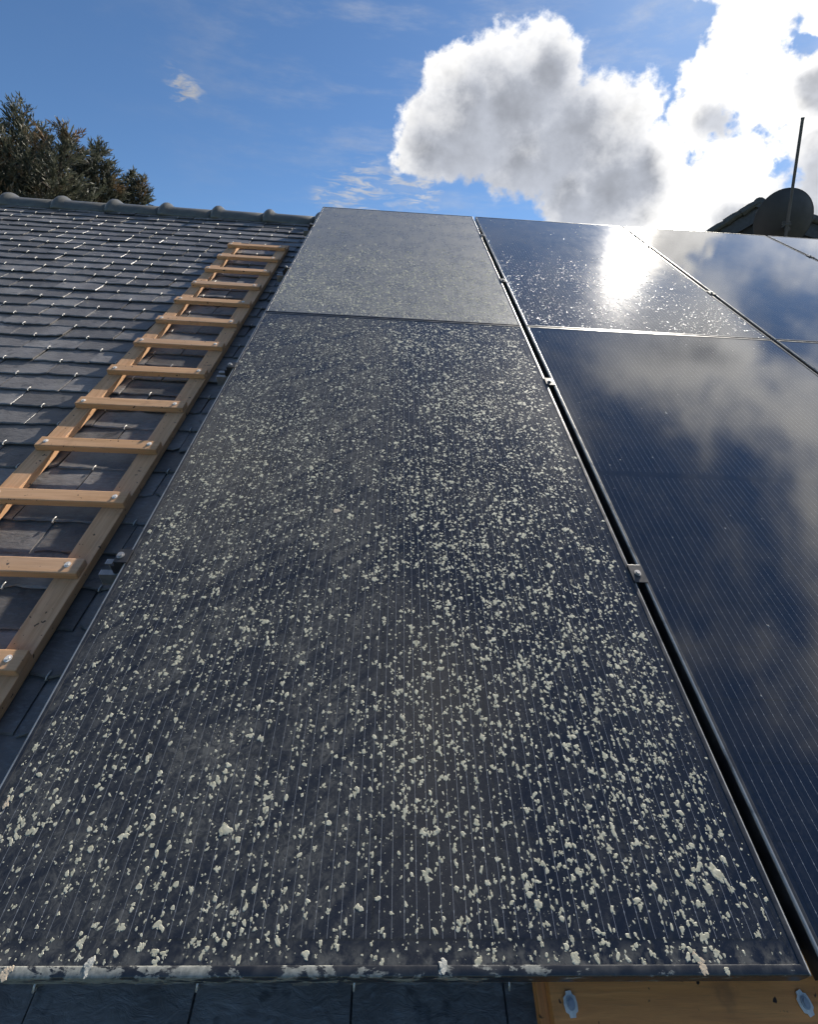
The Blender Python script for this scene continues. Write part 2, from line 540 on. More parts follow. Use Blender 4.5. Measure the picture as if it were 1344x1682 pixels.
M_SLATE = mat_slate()
M_STEEL = mat_plain('stainless_wire', (0.66, 0.64, 0.60), 0.40, 0.5, (0.54, 0.52, 0.48), 90)
M_ZINC = mat_plain('zinc_plated_steel', (0.82, 0.77, 0.70), 0.45, 0.0, (0.64, 0.60, 0.55), 140)
M_ALU = mat_plain('aluminium', (0.62, 0.63, 0.65), 0.38, 0.9, (0.5, 0.5, 0.52), 60)
M_BLACKALU = mat_plain('black_anodised_aluminium', (0.018, 0.018, 0.020), 0.38, 0.0, (0.03, 0.03, 0.032), 50, spec=0.7)
M_RIDGE = mat_plain('glazed_ridge_clay', (0.145, 0.140, 0.122), 0.34, 0.0, (0.105, 0.102, 0.090), 14, 0.15, 0.003)
M_WOOD = mat_wood('larch_wood', (0.60, 0.355, 0.195), (0.48, 0.27, 0.13), (0.28, 0.155, 0.08), 0)
M_WOODR = mat_wood('larch_wood_lengthways', (0.60, 0.355, 0.195), (0.48, 0.27, 0.13), (0.28, 0.155, 0.08), 1)
M_OLDWOOD = mat_wood('weathered_wood', (0.86, 0.345, 0.095), (0.64, 0.24, 0.065), (0.26, 0.10, 0.035), 0, 0.5, 0.5)
M_OLDWOODR = mat_wood('weathered_wood_lengthways', (0.86, 0.345, 0.095), (0.64, 0.24, 0.065), (0.26, 0.10, 0.035), 1, 0.5, 0.5)
M_LICHEN = mat_lichen()
M_ORANGE = mat_plain('orange_lichen', (0.52, 0.36, 0.22), 0.6, 0.0, (0.55, 0.50, 0.40), 220, 0.4, 0.001)
M_CRUMB = mat_plain('pale_crust', (0.62, 0.61, 0.55), 0.5, 0.0, (0.45, 0.44, 0.38), 160, 0.6, 0.002)
M_BLACK = mat_plain('black_rubber', (0.012, 0.012, 0.013), 0.6)
M_DECK = mat_plain('roof_boarding', (0.05, 0.045, 0.04), 0.9)
M_RENDER = mat_plain('house_render', (0.55, 0.53, 0.48), 0.9, 0.0, (0.48, 0.46, 0.42), 3, 0.2)
M_GRASS = mat_plain('lawn', (0.055, 0.070, 0.030), 0.95, 0.0, (0.085, 0.090, 0.045), 0.4)
M_DISH = mat_plain('grey_painted_dish', (0.042, 0.041, 0.044), 0.55, 0.0, (0.033, 0.032, 0.036), 5)
M_POLE = mat_plain('galvanised_pole', (0.11, 0.105, 0.105), 0.5, 0.3, (0.08, 0.08, 0.08), 8)

# ------------------------------------------------------------------ ground
tag(mesh_obj('ground', [(-3000, -3000, -3.4), (3000, -3000, -3.4), (3000, 3000, -3.4), (-3000, 3000, -3.4)], [(0, 1, 2, 3)], M_GRASS),
    'green lawn far below the roof', 'ground', kind='structure')

# ------------------------------------------------------------------ house: deck, slates, ridge
PW, PH = 1.134, 1.750                 # size of a panel
V_APEX, N_S = 3.535, -0.120          # apex of the slope; level of the slates
U0, U1, V0 = -5.0, 6.2, -1.35
house = roof_empty('house', 'house with a dark grey slate roof under the ladder and solar panels', 'house', 0, 0, N_S)

def hp(u, v, n):                     # roof coordinates -> coordinates under the house empty
    return (u, v, n - N_S)

apex = rw(0, V_APEX, -0.150)
inv_house = (Matrix.Translation(rw(0, 0, N_S)) @ MR).inverted()
def wh(x, y, z):
    return inv_house @ Vector((x, y, z))
eave = rw(0, V0, -0.150)
run = apex.y - eave.y
deck = MB()
t_ = 0.05
prof = [(eave.y, eave.z), (apex.y, apex.z), (apex.y + run, eave.z), (apex.y + run, eave.z - t_), (apex.y, apex.z - t_ * 1.3), (eave.y, eave.z - t_)]
vs = [wh(U0, y, z) for y, z in prof] + [wh(U1, y, z) for y, z in prof]
n = len(prof)
deck.add(vs, [tuple(range(n)), tuple(range(2 * n - 1, n - 1, -1))] + [(i, n + i, n + (i + 1) % n, (i + 1) % n) for i in range(n)])
deck.build('roof_deck', M_DECK, house)
bs = MB()
bp = [(apex.y + 0.02, apex.z + 0.012), (apex.y + run + 0.05, eave.z - 0.02), (apex.y + run + 0.05, eave.z - 0.035), (apex.y + 0.02, apex.z - 0.003)]
vs = [wh(U0, y, z) for y, z in bp] + [wh(U1, y, z) for y, z in bp]
bs.add(vs, [(0, 1, 2, 3), (7, 6, 5, 4)] + [(i, 4 + i, 4 + (i + 1) % 4, (i + 1) % 4) for i in range(4)])
bs.build('rear_slope', M_SLATE, house)
wl = MB()
wy0, wy1, zt = eave.y + 0.35, apex.y + run - 0.35, eave.z + 0.16
pr = [(wy0, -3.4), (wy1, -3.4), (wy1, zt), (apex.y, apex.z - 0.16), (wy0, zt)]
vs = [wh(U0 + 0.25, y, z) for y, z in pr] + [wh(U1 - 0.25, y, z) for y, z in pr]
n = len(pr)
wl.add(vs, [tuple(range(n)), tuple(range(2 * n - 1, n - 1, -1))] + [(i, n + i, n + (i + 1) % n, (i + 1) % n) for i in range(n)])
wl.build('wall', M_RENDER, house)

# slates
SW, GAUGE, ST, SL = 0.2125, 0.0915, 0.0062, 0.205
TAU = ST / GAUGE * 1.22

def slate_mesh(seed):
    r = random.Random(seed)
    w = SW - 0.004
    nb = 11
    bott, top = [], []
    chip = r.choice([-1, -1, 0, 1]) if r.random() < 0.6 else -1
    for i in range(nb):
        x = -w / 2 + w * i / (nb - 1)
        y = r.uniform(-0.0018, 0.0018)
        if r.random() < 0.14:
            y += r.uniform(0.002, 0.007)
        if chip == 0 and i == 0 or chip == 1 and i == nb - 1:
            y += r.uniform(0.006, 0.016)
        bott.append((x + r.uniform(-0.001, 0.001), y))
        top.append((x * 0.994, y + r.uniform(0.002, 0.0065)))
    def nz(y):
        return -TAU * y
    v, f = [], []
    for x, y in top: v.append((x, y, nz(y)))
    for x, y in bott: v.append((x, y, nz(y) - 0.0022 - r.uniform(0, 0.0012)))
    for x, y in bott: v.append((x, y + 0.001, nz(y) - ST))
    k = len(v)
    jl, jr = r.uniform(-0.0015, 0.0015), r.uniform(-0.0015, 0.0015)
    v += [(-w / 2 + jl, SL, nz(SL)), (w / 2 + jr, SL, nz(SL)), (-w / 2 + jl, SL, nz(SL) - ST), (w / 2 + jr, SL, nz(SL) - ST)]
    # a middle row so the face can be slightly cupped
    f.append(tuple(range(nb)) + (k + 1, k))
    for i in range(nb - 1):
        f.append((nb + i, nb + i + 1, i + 1, i))
        f.append((2 * nb + i, 2 * nb + i + 1, nb + i + 1, nb + i))
    f.append((0, k, k + 2, 2 * nb, nb))
    f.append((nb - 1, 2 * nb - 1, 3 * nb - 1, k + 3, k + 1))
    return v, f

VARS = []
for s in range(16):
    v, f = slate_mesh(s)
    me = bpy.data.meshes.new('slate')
    me.from_pydata(v, [], f)
    me.update()
    me.materials.append(M_SLATE)
    VARS.append((me, v, f))

hk = MB()
hk.tube([(0, 0.006, -0.0062), (0.0, -0.0028, -0.0052), (0, -0.0050, 0.0002), (0.0006, -0.0008, 0.0034), (0.0012, 0.006, 0.0034), (0.0014, 0.0115, 0.0014)], 0.0017, 7)
hook_me = bpy.data.meshes.new('slate_hook')
hook_me.from_pydata(hk.v, [], hk.f)
hook_me.update()
hook_me.shade_smooth()
hook_me.materials.append(M_STEEL)

rest_v, rest_f, rhk_v, rhk_f = [], [], [], []
pieces = []
k0, k1 = int((V0 - 0.003) / GAUGE), int((V_APEX - 0.09 - 0.003) / GAUGE)
for k in range(k0, k1 + 1):
    v = 0.003 + GAUGE * k
    off = 0.334 if k % 2 == 0 else 0.334 + SW / 2
    j0, j1 = int((U0 - off) / SW), int((U1 - off) / SW)
    for j in range(j0, j1 + 1):
        u = off + SW * j
        r = random.Random(k * 1000 + j)
        sc = project(rw(u, v + 0.03, N_S))
        sl = project(rw(u - SW / 2, v, N_S))
        sr = project(rw(u + SW / 2, v, N_S))
        vis = False
        if sc and sl and sr:
            vis = sr[0] > -4 and sl[0] < 1348 and 300 < sc[1] < 1720 and (u - SW / 2 < 0.005 or v < 0.05)
        dn, rz, rx = r.uniform(-0.0008, 0.0022), r.gauss(0, 0.009), r.gauss(0, 0.012)
        du, dv = r.gauss(0, 0.0015), r.gauss(0, 0.0016)
        if r.random() < 0.06:
            rx -= 0.02
            dn += 0.002
        M = Matrix.Translation(hp(u + du, v + dv, N_S + dn)) @ Matrix.Rotation(rz, 4, 'Z') @ Matrix.Rotation(rx, 4, 'Y')
        pieces.append((vis, M, r.randrange(16), r.gauss(0, 0.0015)))
for vis, M, q, hx in pieces:
    MH = Matrix.Translation((hx, 0, 0))
    if vis:
        s = link('slate', VARS[q][0], None, house)
        s.matrix_local = M
        h = link('slate_hook', hook_me, None, s)
        h.location = (hx, 0, 0)
    else:
        a = len(rest_v)
        rest_v += [M @ Vector(p) for p in VARS[q][1]]
        rest_f += [tuple(i + a for i in f) for f in VARS[q][2]]
tag(mesh_obj('slates', rest_v, rest_f, M_SLATE, house), kind='stuff')

# ridge tiles: half round barrel with a bulging collar
def ridge_mesh(L):
    v, f = [], []
    prof = [(0.0, 0.108), (0.012, 0.116), (0.024, 0.124), (0.042, 0.125), (0.056, 0.117), (0.074, 0.106), (0.095, 0.100), (L * 0.5, 0.098), (L + 0.03, 0.096)]
    sides = 18
    for x, r in prof:
        for s in range(sides + 1):
            a = R(-8) + (math.pi + R(16)) * s / sides
            zz = math.sin(a) * r * (0.92 if r < 0.11 else 0.98)
            v.append((x, math.cos(a) * r, zz))
    for i in range(len(prof) - 1):
        for s in range(sides):
            a = i * (sides + 1) + s
            f.append((a, a + 1, a + sides + 2, a + sides + 1))
    k = len(v)
    for x, r in prof:                    # inner skin gives the tile its thickness
        for s in range(sides + 1):
            a = R(-8) + (math.pi + R(16)) * s / sides
            rr = r - 0.013
            v.append((x, math.cos(a) * rr, math.sin(a) * rr * 0.93))
    for i in range(len(prof) - 1):
        for s in range(sides):
            a = k + i * (sides + 1) + s
            f.append((a, a + sides + 1, a + sides + 2, a + 1))
    for i in range(len(prof) - 1):
        for s in (0, sides):
            a, b = i * (sides + 1) + s, (i + 1) * (sides + 1) + s
            f.append((a, b, k + b, k + a) if s == 0 else (a, k + a, k + b, b))
    for s in range(sides):
        f.append((s, k + s, k + s + 1, s + 1))
        a = (len(prof) - 1) * (sides + 1) + s
        f.append((a, a + 1, k + a + 1, k + a))
    me = bpy.data.meshes.new('ridge_tile')
    me.from_pydata(v, [], f)
    me.update()
    me.shade_smooth()
    me.materials.append(M_RIDGE)
    return me

RP = 0.3855
rme = ridge_mesh(RP)
rc = apex + Vector((0, 0.0, -0.030))
for i in range(-9, 4):
    u = -0.447 + RP * i
    o = link('ridge_tile', rme, None, house)
    o.matrix_local = inv_house @ Matrix.Translation((u, rc.y, rc.z + random.uniform(-0.002, 0.002))) @ Matrix.Rotation(random.gauss(0, 0.006), 4, 'Z')

# ------------------------------------------------------------------ solar panels
GU, GV = 0.022, 0.004
FT, LIP = 0.035, 0.0095              # frame depth, lip width

G_DIRTY = mat_glass('glass_dirty', 0.80, 0.12, (0.135, 0.133, 0.122), 0.70, 0.75, PW, PH, 0.12, coat=0.8)
G_UPPER = mat_glass('glass_dusty', 0.80, 0.17, (0.34, 0.34, 0.325), 0.0, 0.30, PW, PH, 0.40)
G_SPECK = mat_glass('glass_specked', 0.13, 0.085, (0.20, 0.20, 0.19), 0.0, 0.2, PW, PH, 0.0, (0.20, 0.21, 0.225))
G_CLEAN = mat_glass('glass_clean', 0.08, 0.045, (0.20, 0.20, 0.19), 0.0, 0.2, PW, PH, 0.0, (0.20, 0.21, 0.225))
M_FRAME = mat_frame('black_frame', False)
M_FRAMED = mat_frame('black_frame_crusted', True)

def frame_bar(a, b, inn, vertical):
    """one mitred bar of the frame; a..b along its length on the outer edge, section with a rounded outer edge"""
    sec = [(0.0, -FT), (0.0, -0.0016), (0.0003, -0.0007), (0.0009, -0.0002), (0.0016, 0.0), (LIP - 0.0015, 0.0), (LIP - 0.0004, -0.0004), (LIP, -0.0012),
           (LIP, -0.0030), (0.0022, -0.0045), (0.0022, -FT + 0.002), (0.030, -FT + 0.002), (0.030, -FT)]
    v = []
    for end, sg in ((a, 1), (b, -1)):
        for w, z in sec:
            along = end + sg * w
            v.append((inn * w, along, z) if vertical else (along, inn * w, z))
    n = len(sec)
    f = [tuple(range(n)), tuple(range(2 * n - 1, n - 1, -1))] + [(i, (i + 1) % n, n + (i + 1) % n, n + i) for i in range(n)]
    return v, f

def add_panel(u, v, label, glass, frame, PH=PH, dn=0.0, tilt=0.0):
    p = roof_empty('solar_panel', label, 'solar panel', u, v, dn, 'black solar panels mounted on the slate roof')
    if tilt:
        p.rotation_euler[0] += tilt
    for side in ('left', 'right', 'bottom', 'top'):
        vert = side in ('left', 'right')
        vs, fs = frame_bar(0, PH if vert else PW, 1 if side in ('left', 'bottom') else -1, vert)
        sh = {'left': (0, 0, 0), 'right': (PW, 0, 0), 'bottom': (0, 0, 0), 'top': (0, PH, 0)}[side]
        vs = [(a + sh[0], b + sh[1], c + sh[2]) for a, b, c in vs]
        mb = MB()
        mb.add(vs, fs)
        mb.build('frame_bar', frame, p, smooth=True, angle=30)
    g = MB()
    e = 0.004
    g.box(e, PW - e, e, PH - e, -0.0044, -0.0013)
    g.build('glass', glass, p)
    bk = MB()
    bk.box(e, PW - e, e, PH - e, -0.0056, -0.0046)
    bk.build('backsheet', M_BLACK, p)
    return p

def col(c):
    return c * (PW + GU)
vT = PH + GV
VB, PHL = -0.003, PH + 0.003
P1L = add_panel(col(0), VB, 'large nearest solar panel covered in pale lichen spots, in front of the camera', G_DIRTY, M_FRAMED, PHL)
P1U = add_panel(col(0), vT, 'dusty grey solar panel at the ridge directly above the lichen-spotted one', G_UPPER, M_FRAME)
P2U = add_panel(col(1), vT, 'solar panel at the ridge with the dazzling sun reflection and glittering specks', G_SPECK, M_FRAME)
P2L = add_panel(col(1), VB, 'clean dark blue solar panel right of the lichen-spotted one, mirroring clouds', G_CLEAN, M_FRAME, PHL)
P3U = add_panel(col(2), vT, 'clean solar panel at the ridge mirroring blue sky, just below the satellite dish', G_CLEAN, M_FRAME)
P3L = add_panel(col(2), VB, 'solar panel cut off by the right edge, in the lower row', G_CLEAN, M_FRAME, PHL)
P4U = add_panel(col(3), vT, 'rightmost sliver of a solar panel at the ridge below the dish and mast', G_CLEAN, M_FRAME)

# ------------------------------------------------------------------ lichen on the glass
def vnoise(x, y, seed, sc):
    r = np.random.default_rng(seed)
    g = r.random((256, 256))
    x, y = x * sc, y * sc
    xi, yi = np.floor(x).astype(int), np.floor(y).astype(int)
    fx, fy = x - xi, y - yi
    fx, fy = fx * fx * (3 - 2 * fx), fy * fy * (3 - 2 * fy)
    a, b = g[xi % 256, yi % 256], g[(xi + 1) % 256, yi % 256]
    c, d = g[xi % 256, (yi + 1) % 256], g[(xi + 1) % 256, (yi + 1) % 256]
    return (a * (1 - fx) + b * fx) * (1 - fy) + (c * (1 - fx) + d * fx) * fy

def sm(x, a, b):
    t = np.clip((x - a) / (b - a), 0, 1)
    return t * t * (3 - 2 * t)

def big_lichen_mesh(seed):
    """crust grown together from several small rosettes, about unit radius"""
    r = random.Random(seed)
    v, f = [], []
    N = 9
    k = r.randint(6, 10)
    ang = r.uniform(0, 6.28)
    for q in range(k):
        rho = 0.0 if q == 0 else r.uniform(0.35, 0.78)
        a0 = r.uniform(0, 6.28)
        cx, cy = rho * math.cos(a0) * 1.15, rho * math.sin(a0) * 0.85
        cx, cy = cx * math.cos(ang) - cy * math.sin(ang), cx * math.sin(ang) + cy * math.cos(ang)
        R0 = r.uniform(0.28, 0.55) if q else 0.6
        h = r.uniform(0.16, 0.34)
        b = len(v)
        js = [r.uniform(0.6, 1.35) for _ in range(N)]
        v.append((cx, cy, h))
        for ring, hh in ((0.82, h * 0.9), (1.0, 0.0)):
            for i in range(N):
                a = 2 * math.pi * i / N
                v.append((cx + math.cos(a) * R0 * js[i] * ring, cy + math.sin(a) * R0 * js[i] * ring, hh * r.uniform(0.75, 1.2)))
        for i in range(N):
            j = (i + 1) % N
            f.append((b, b + 1 + i, b + 1 + j))
            f.append((b + 1 + i, b + 1 + N + i, b + 1 + N + j, b + 1 + j))
    me = bpy.data.meshes.new('lichen_patch')
    me.from_pydata(v, [], f)
    me.update()
    me.materials.append(M_LICHEN)
    return me

BIGL = [big_lichen_mesh(40 + i) for i in range(10)]

def scatter(panel, pts, rad, name, mat, n_big, seed, lift=0.11, zmax=0.0006, dome=False):
    """pts (N,2), rad (N): the n_big that show largest become objects, the others one joined part"""
    r = np.random.default_rng(seed)
    Mw = Matrix.Translation(panel.location) @ MR
    cpos = Mw.inverted() @ CAM
    d2 = np.sqrt((pts[:, 0] - cpos.x) ** 2 + (pts[:, 1] - cpos.y) ** 2 + cpos.z ** 2)
    vw = np.ones(len(pts), bool)
    for i, (x, y) in enumerate(pts):
        s = project(Mw @ Vector((x, y, 0)))
        vw[i] = s is not None and -6 < s[0] < 1350 and s[1] < 1690
    score = np.where(vw, rad / d2, 0)
    order = np.argsort(-score)
    big = order[:n_big]
    small = order[n_big:]
    for i in big:
        o = link('lichen_patch', BIGL[r.integers(10)], None, panel)
        o.location = (pts[i, 0], pts[i, 1], -0.00128)
        o.rotation_euler = (0, 0, r.uniform(0, 6.28))
        a = r.uniform(0.75, 1.3)
        zs = min(rad[i] * 0.22, 0.0012)
        o.scale = (rad[i] * a * 0.72, rad[i] / a * 0.72, zs)
    verts, faces = [], []
    for i in small:
        k = len(verts)
        NS = 9 if rad[i] > 0.0016 or dome else 6
        ro = r.uniform(0, 6.28)
        an = r.uniform(0.7, 1.4)
        rr = rad[i]
        h = min(lift * rr * r.uniform(0.7, 1.3), zmax)
        cr, sr = math.cos(ro), math.sin(ro)
        js = r.uniform(0.55, 1.35, NS)
        verts.append((pts[i, 0] + r.uniform(-.2, .2) * rr, pts[i, 1] + r.uniform(-.2, .2) * rr, -0.0013 + h))
        for ring, hh in (((0.60, h * 0.70) if dome else (0.80, h * 0.95)), (1.0, 0.0)):
            for s in range(NS):
                a = 2 * math.pi * s / NS
                x, y = math.cos(a) * rr * js[s] * an * ring, math.sin(a) * rr * js[s] / an * ring
                verts.append((pts[i, 0] + x * cr - y * sr, pts[i, 1] + x * sr + y * cr, -0.00128 + hh))
        for s in range(NS):
            s2 = (s + 1) % NS
            faces.append((k, k + 1 + s, k + 1 + s2))
            faces.append((k + 1 + s, k + 1 + NS + s, k + 1 + NS + s2, k + 1 + s2))
    o = mesh_obj(name, verts, faces, mat, panel, smooth=dome)
    tag(o, kind='stuff')
    return o

def sample(n, dens, seed):
    r = np.random.default_rng(seed)
    x, y = r.uniform(LIP + 0.004, PW - LIP - 0.004, n), r.uniform(LIP + 0.002, PH - LIP - 0.003, n)
    keep = r.random(n) < dens(x, y)
    return np.stack([x[keep], y[keep]], 1)

def clumps(pts, rad, frac, seed):
    """satellites round the bigger ones"""
    r = np.random.default_rng(seed)
    P, Q = [pts], [rad]
    idx = np.where((rad > np.quantile(rad, 0.6)) & (r.random(len(rad)) < frac))[0]
    for i in idx:
        k = r.integers(1, 5)
        a = r.uniform(0, 6.28, k)
        q = rad[i] * r.uniform(0.35, 0.85, k)
        dd = rad[i] * r.uniform(0.85, 1.5, k)
        P.append(np.stack([pts[i, 0] + np.cos(a) * dd, pts[i, 1] + np.sin(a) * dd], 1))
        Q.append(q)
    P, Q = np.concatenate(P), np.concatenate(Q)
    ok = (P[:, 0] > LIP) & (P[:, 0] < PW - LIP) & (P[:, 1] > LIP) & (P[:, 1] < PH - LIP)
    return P[ok], Q[ok]

def dens_low(x, y):
    b = y / PH
    n1 = vnoise(x, y, 1, 5.0)
    n2 = vnoise(x, y, 2, 24.0)
    base = 0.72 + 0.28 * sm(b, 0.30, 0.62)
    base *= 1 - 0.55 * sm(b, 0.86, 1.0)
    base *= 1 - 0.45 * np.exp(-((x - 0.50) / 0.13) ** 2) * (1 - sm(b, 0.45, 0.7))
    base *= 1 - 0.75 * sm(x, 1.075, 1.12)
    base *= 0.60 + 0.40 * sm(x, 0.0, 0.06)
    return np.clip(base * (0.50 + 0.6 * n1) * (0.55 + 0.7 * n2), 0, 1)

lp = sample(66000, dens_low, 21)
r_ = np.random.default_rng(5)
bb = lp[:, 1] / PH
med = (0.00130 - 0.00012 * sm(bb, 0.3, 0.6)) * (0.84 + 0.22 * sm(lp[:, 0], 0.40, 0.75))
lr = np.clip(med * np.exp(r_.normal(-0.08, 0.62, len(lp))), 0.0004, 0.0056)
lp, lr = clumps(lp, lr, 0.22, 31)
scatter(P1L, lp, lr, 'lichen_specks', M_LICHEN, 300, 41)

def dens_up(x, y):
    b = y / PH
    n1 = vnoise(x, y, 8, 4.0)
    n2 = vnoise(x, y, 9, 22.0)
    base = 1 - 0.93 * sm(b + 0.12 * (n1 - 0.5), 0.30, 0.62)
    return np.clip(base * (0.35 + 0.9 * n1) * (0.5 + 0.8 * n2), 0, 1)

up = sample(24000, dens_up, 22)
ur = np.clip(0.0023 * np.exp(r_.normal(0, 0.45, len(up))), 0.0012, 0.010)
up, ur = clumps(up, ur, 0.25, 32)
scatter(P1U, up, ur, 'lichen_specks', M_LICHEN, 300, 42, 0.16, 0.0011)

def dens_p2(x, y):
    b = y / PH
    n1 = vnoise(x, y, 14, 5.0)
    n2 = vnoise(x, y, 15, 26.0)
    return np.clip((1 - 0.96 * sm(b, 0.22, 0.66)) * (0.2 + n1) * (0.4 + 0.9 * n2), 0, 1)

dp = sample(13000, dens_p2, 23)
dr = np.clip(0.0023 * np.exp(r_.normal(0, 0.45, len(dp))), 0.0008, 0.005)
M_DROP, t, b = material('dried_droplet')
b.inputs['Base Color'].default_value = (0.26, 0.26, 0.25, 1)
b.inputs['Roughness'].default_value = 0.27
b.inputs['IOR'].default_value = 1.7
scatter(P2U, dp, dr, 'dried_droplets', M_DROP, 0, 43, 0.34, 0.0016, True)
def dens_p2l(x, y):
    b = y / PH
    return np.clip(0.9 * sm(b, 0.90, 1.0) + 0.5 * (1 - sm(x, 0.0, 0.12)) * sm(b, 0.3, 0.8) + 0.05, 0, 1)
dp = sample(1500, dens_p2l, 24)
dr = np.clip(0.0013 * np.exp(r_.normal(0, 0.4, len(dp))), 0.0006, 0.003)
scatter(P2L, dp, dr, 'dried_droplets', M_DROP, 0, 44, 0.30, 0.001, True)

# the few marks one can name: pale crusts on the lower bar, rusty-orange spots
def crust(px, py, n, rx, ry, mat, ang=0.0, zs=0.006, name='crust'):
    q = on_plane(px, py, n)
    me = BIGL[int(px) % 10].copy()
    me.materials.clear()
    me.materials.append(mat)
    o = link(name, me, None, P1L)
    o.location = (q.x, q.y - VB, n)
    o.rotation_euler = (0, 0, ang)
    o.scale = (rx * 0.8, (0.6 * ry + 0.4 * rx) * 0.8, zs * (0.5 if mat is M_CRUMB else 0.28))
    return o
crust(145, 1591, -0.0005, 0.0085, 0.0125, M_CRUMB, -0.3, 0.012)
crust(726, 1590, -0.0010, 0.0100, 0.0120, M_CRUMB, 0.2, 0.012)
crust(785, 1586, -0.0012, 0.0060, 0.0120, M_LICHEN, -0.7)
crust(944, 1575, -0.0012, 0.0085, 0.0080, M_LICHEN, 0.2)
crust(1150, 1578, -0.0012, 0.0065, 0.0140, M_ORANGE, 0.9)
crust(1143, 1572, -0.0012, 0.0060, 0.0110, M_LICHEN, 0.7)
crust(1157, 1592, 0.0000, 0.0070, 0.0090, M_ORANGE, 0.5)
crust(1194, 1595, 0.0000, 0.0050, 0.0050, M_LICHEN, 0.1)
crust(1178, 1436, -0.0012, 0.0085, 0.0180, M_LICHEN, 0.9, 0.008)
crust(883, 1483, -0.0012, 0.0095, 0.0085, M_LICHEN, 0.2, 0.008)
crust(368, 1363, -0.0012, 0.0110, 0.0080, M_LICHEN, 0.3, 0.008)
crust(553, 838, -0.0012, 0.0160, 0.0060, M_ORANGE, 0.1)
crust(10, 1320, -0.0012, 0.0050, 0.0110, M_ORANGE, 0.4)
crust(12, 1597, 0.0, 0.0080, 0.0090, M_ORANGE, 0.2)

# ------------------------------------------------------------------ mounting rails and clamps
def bolt(mb, x, y, z, r=0.0065, h=0.008):
    mb.tube([(x, y, z), (x, y, z + 0.002)], r * 1.55, 16)
    mb.tube([(x, y, z + 0.0018), (x, y, z + h)], r, 12)

M_BOLT = mat_plain('bolt_steel', (0.50, 0.49, 0.47), 0.4, 0.8, (0.40, 0.39, 0.38), 80)
M_RAIL = mat_plain('mill_aluminium', (0.34, 0.34, 0.34), 0.42, 0.6, (0.26, 0.26, 0.26), 60)

def mounting_rail(v, which):
    u_end = -0.060
    rail = roof_empty('mounting_rail', 'black rail end sticking out left of the panels, ' + which, 'mounting rail', u_end, v, -0.075,
                      'mounting rails under the panels')
    H, W2 = 0.0385, 0.019
    c = MB()
    sec = [(-W2, 0), (W2, 0), (W2, H), (0.007, H), (0.007, H - 0.004), (W2 - 0.003, H - 0.004), (W2 - 0.003, 0.003), (-W2 + 0.003, 0.003),
           (-W2 + 0.003, H - 0.004), (-0.007, H - 0.004), (-0.007, H), (-W2, H)]
    c.prism(sec, 0, 0.0, col(4) + 0.06)
    c.build('profile', M_RAIL, rail)
    # bright sawn end of the profile
    e = MB()
    e.prism(sec, 0, -0.0012, -0.0002)
    e.build('cut_end', M_ALU, rail)
    # end clamp: stepped block with a bolt, gripping the frame's outer edge
    k = MB()
    zb = H + 0.0004
    k.prism([(0.030, zb), (0.057, zb), (0.057, 0.0768), (0.067, 0.0768), (0.067, 0.0800), (0.038, 0.0800), (0.038, 0.066), (0.030, 0.066)], 1, -0.016, 0.016)
    cl = k.build('end_clamp', M_BLACKALU, rail, bevel=0.0008)
    b1 = MB()
    bolt(b1, 0.047, 0.0, 0.0801, 0.005, 0.006)
    b1.build('bolt', M_BOLT, cl, smooth=True, angle=30)
    # mid clamps in every gap between two panels
    for c_ in (1, 2, 3):
        x = col(c_) - GU / 2 - u_end
        k = MB()
        k.prism([(x - 0.0155, 0.0756), (x + 0.0155, 0.0756), (x + 0.0155, 0.0782), (x - 0.0155, 0.0782)], 1, -0.022, 0.022)
        k.prism([(x - 0.0085, zb), (x + 0.0085, zb), (x + 0.0085, 0.0754), (x - 0.0085, 0.0754)], 1, -0.016, 0.016)
        cl = k.build('mid_clamp', M_BLACKALU, rail, bevel=0.0007)
        b1 = MB()
        bolt(b1, x, 0.0, 0.0783, 0.0046, 0.006)
        b1.build('bolt', M_BOLT, cl, smooth=True, angle=30)
    # roof hooks that carry the rail, under the panels
    for x in (0.23, 1.3, 2.4, 3.5):
        k = MB()
        k.box(x - 0.015, x + 0.015, -0.05, -0.0195, -0.040, 0.030)
        k.box(x - 0.015, x + 0.015, -0.05, 0.12, -0.0440, -0.0385)
        k.build('roof_bracket', M_ALU, rail)
    return rail

mounting_rail(0.555, 'lowest, nearest the camera')
mounting_rail(1.318, 'second one up beside the ladder')
mounting_rail(2.262, 'third one up near the ladder top')
mounting_rail(3.035, 'topmost, just below the ridge')

# ------------------------------------------------------------------ roof ladders
def plank(name, x0, x1, y0, y1, z0, z1, mat, parent, bev=0.0018, origin=None):
    m = MB()
    ox, oy, oz = origin or ((x0 + x1) / 2, (y0 + y1) / 2, z0)
    m.box(x0 - ox, x1 - ox, y0 - oy, y1 - oy, z0 - oz, z1 - oz)
    o = m.build(name, mat, parent, bevel=bev)
    o.location = (ox, oy, oz)
    return o

scr = MB()
scr.tube([(0, 0, -0.001), (0, 0, 0.0010)], 0.0068, 18)
scr.tube([(0, 0, 0.0009), (0, 0, 0.0036)], 0.0036, 6)
screw_me = bpy.data.meshes.new('screw')
screw_me.from_pydata(scr.v, [], scr.f)
screw_me.update()
screw_me.materials.append(M_ZINC)

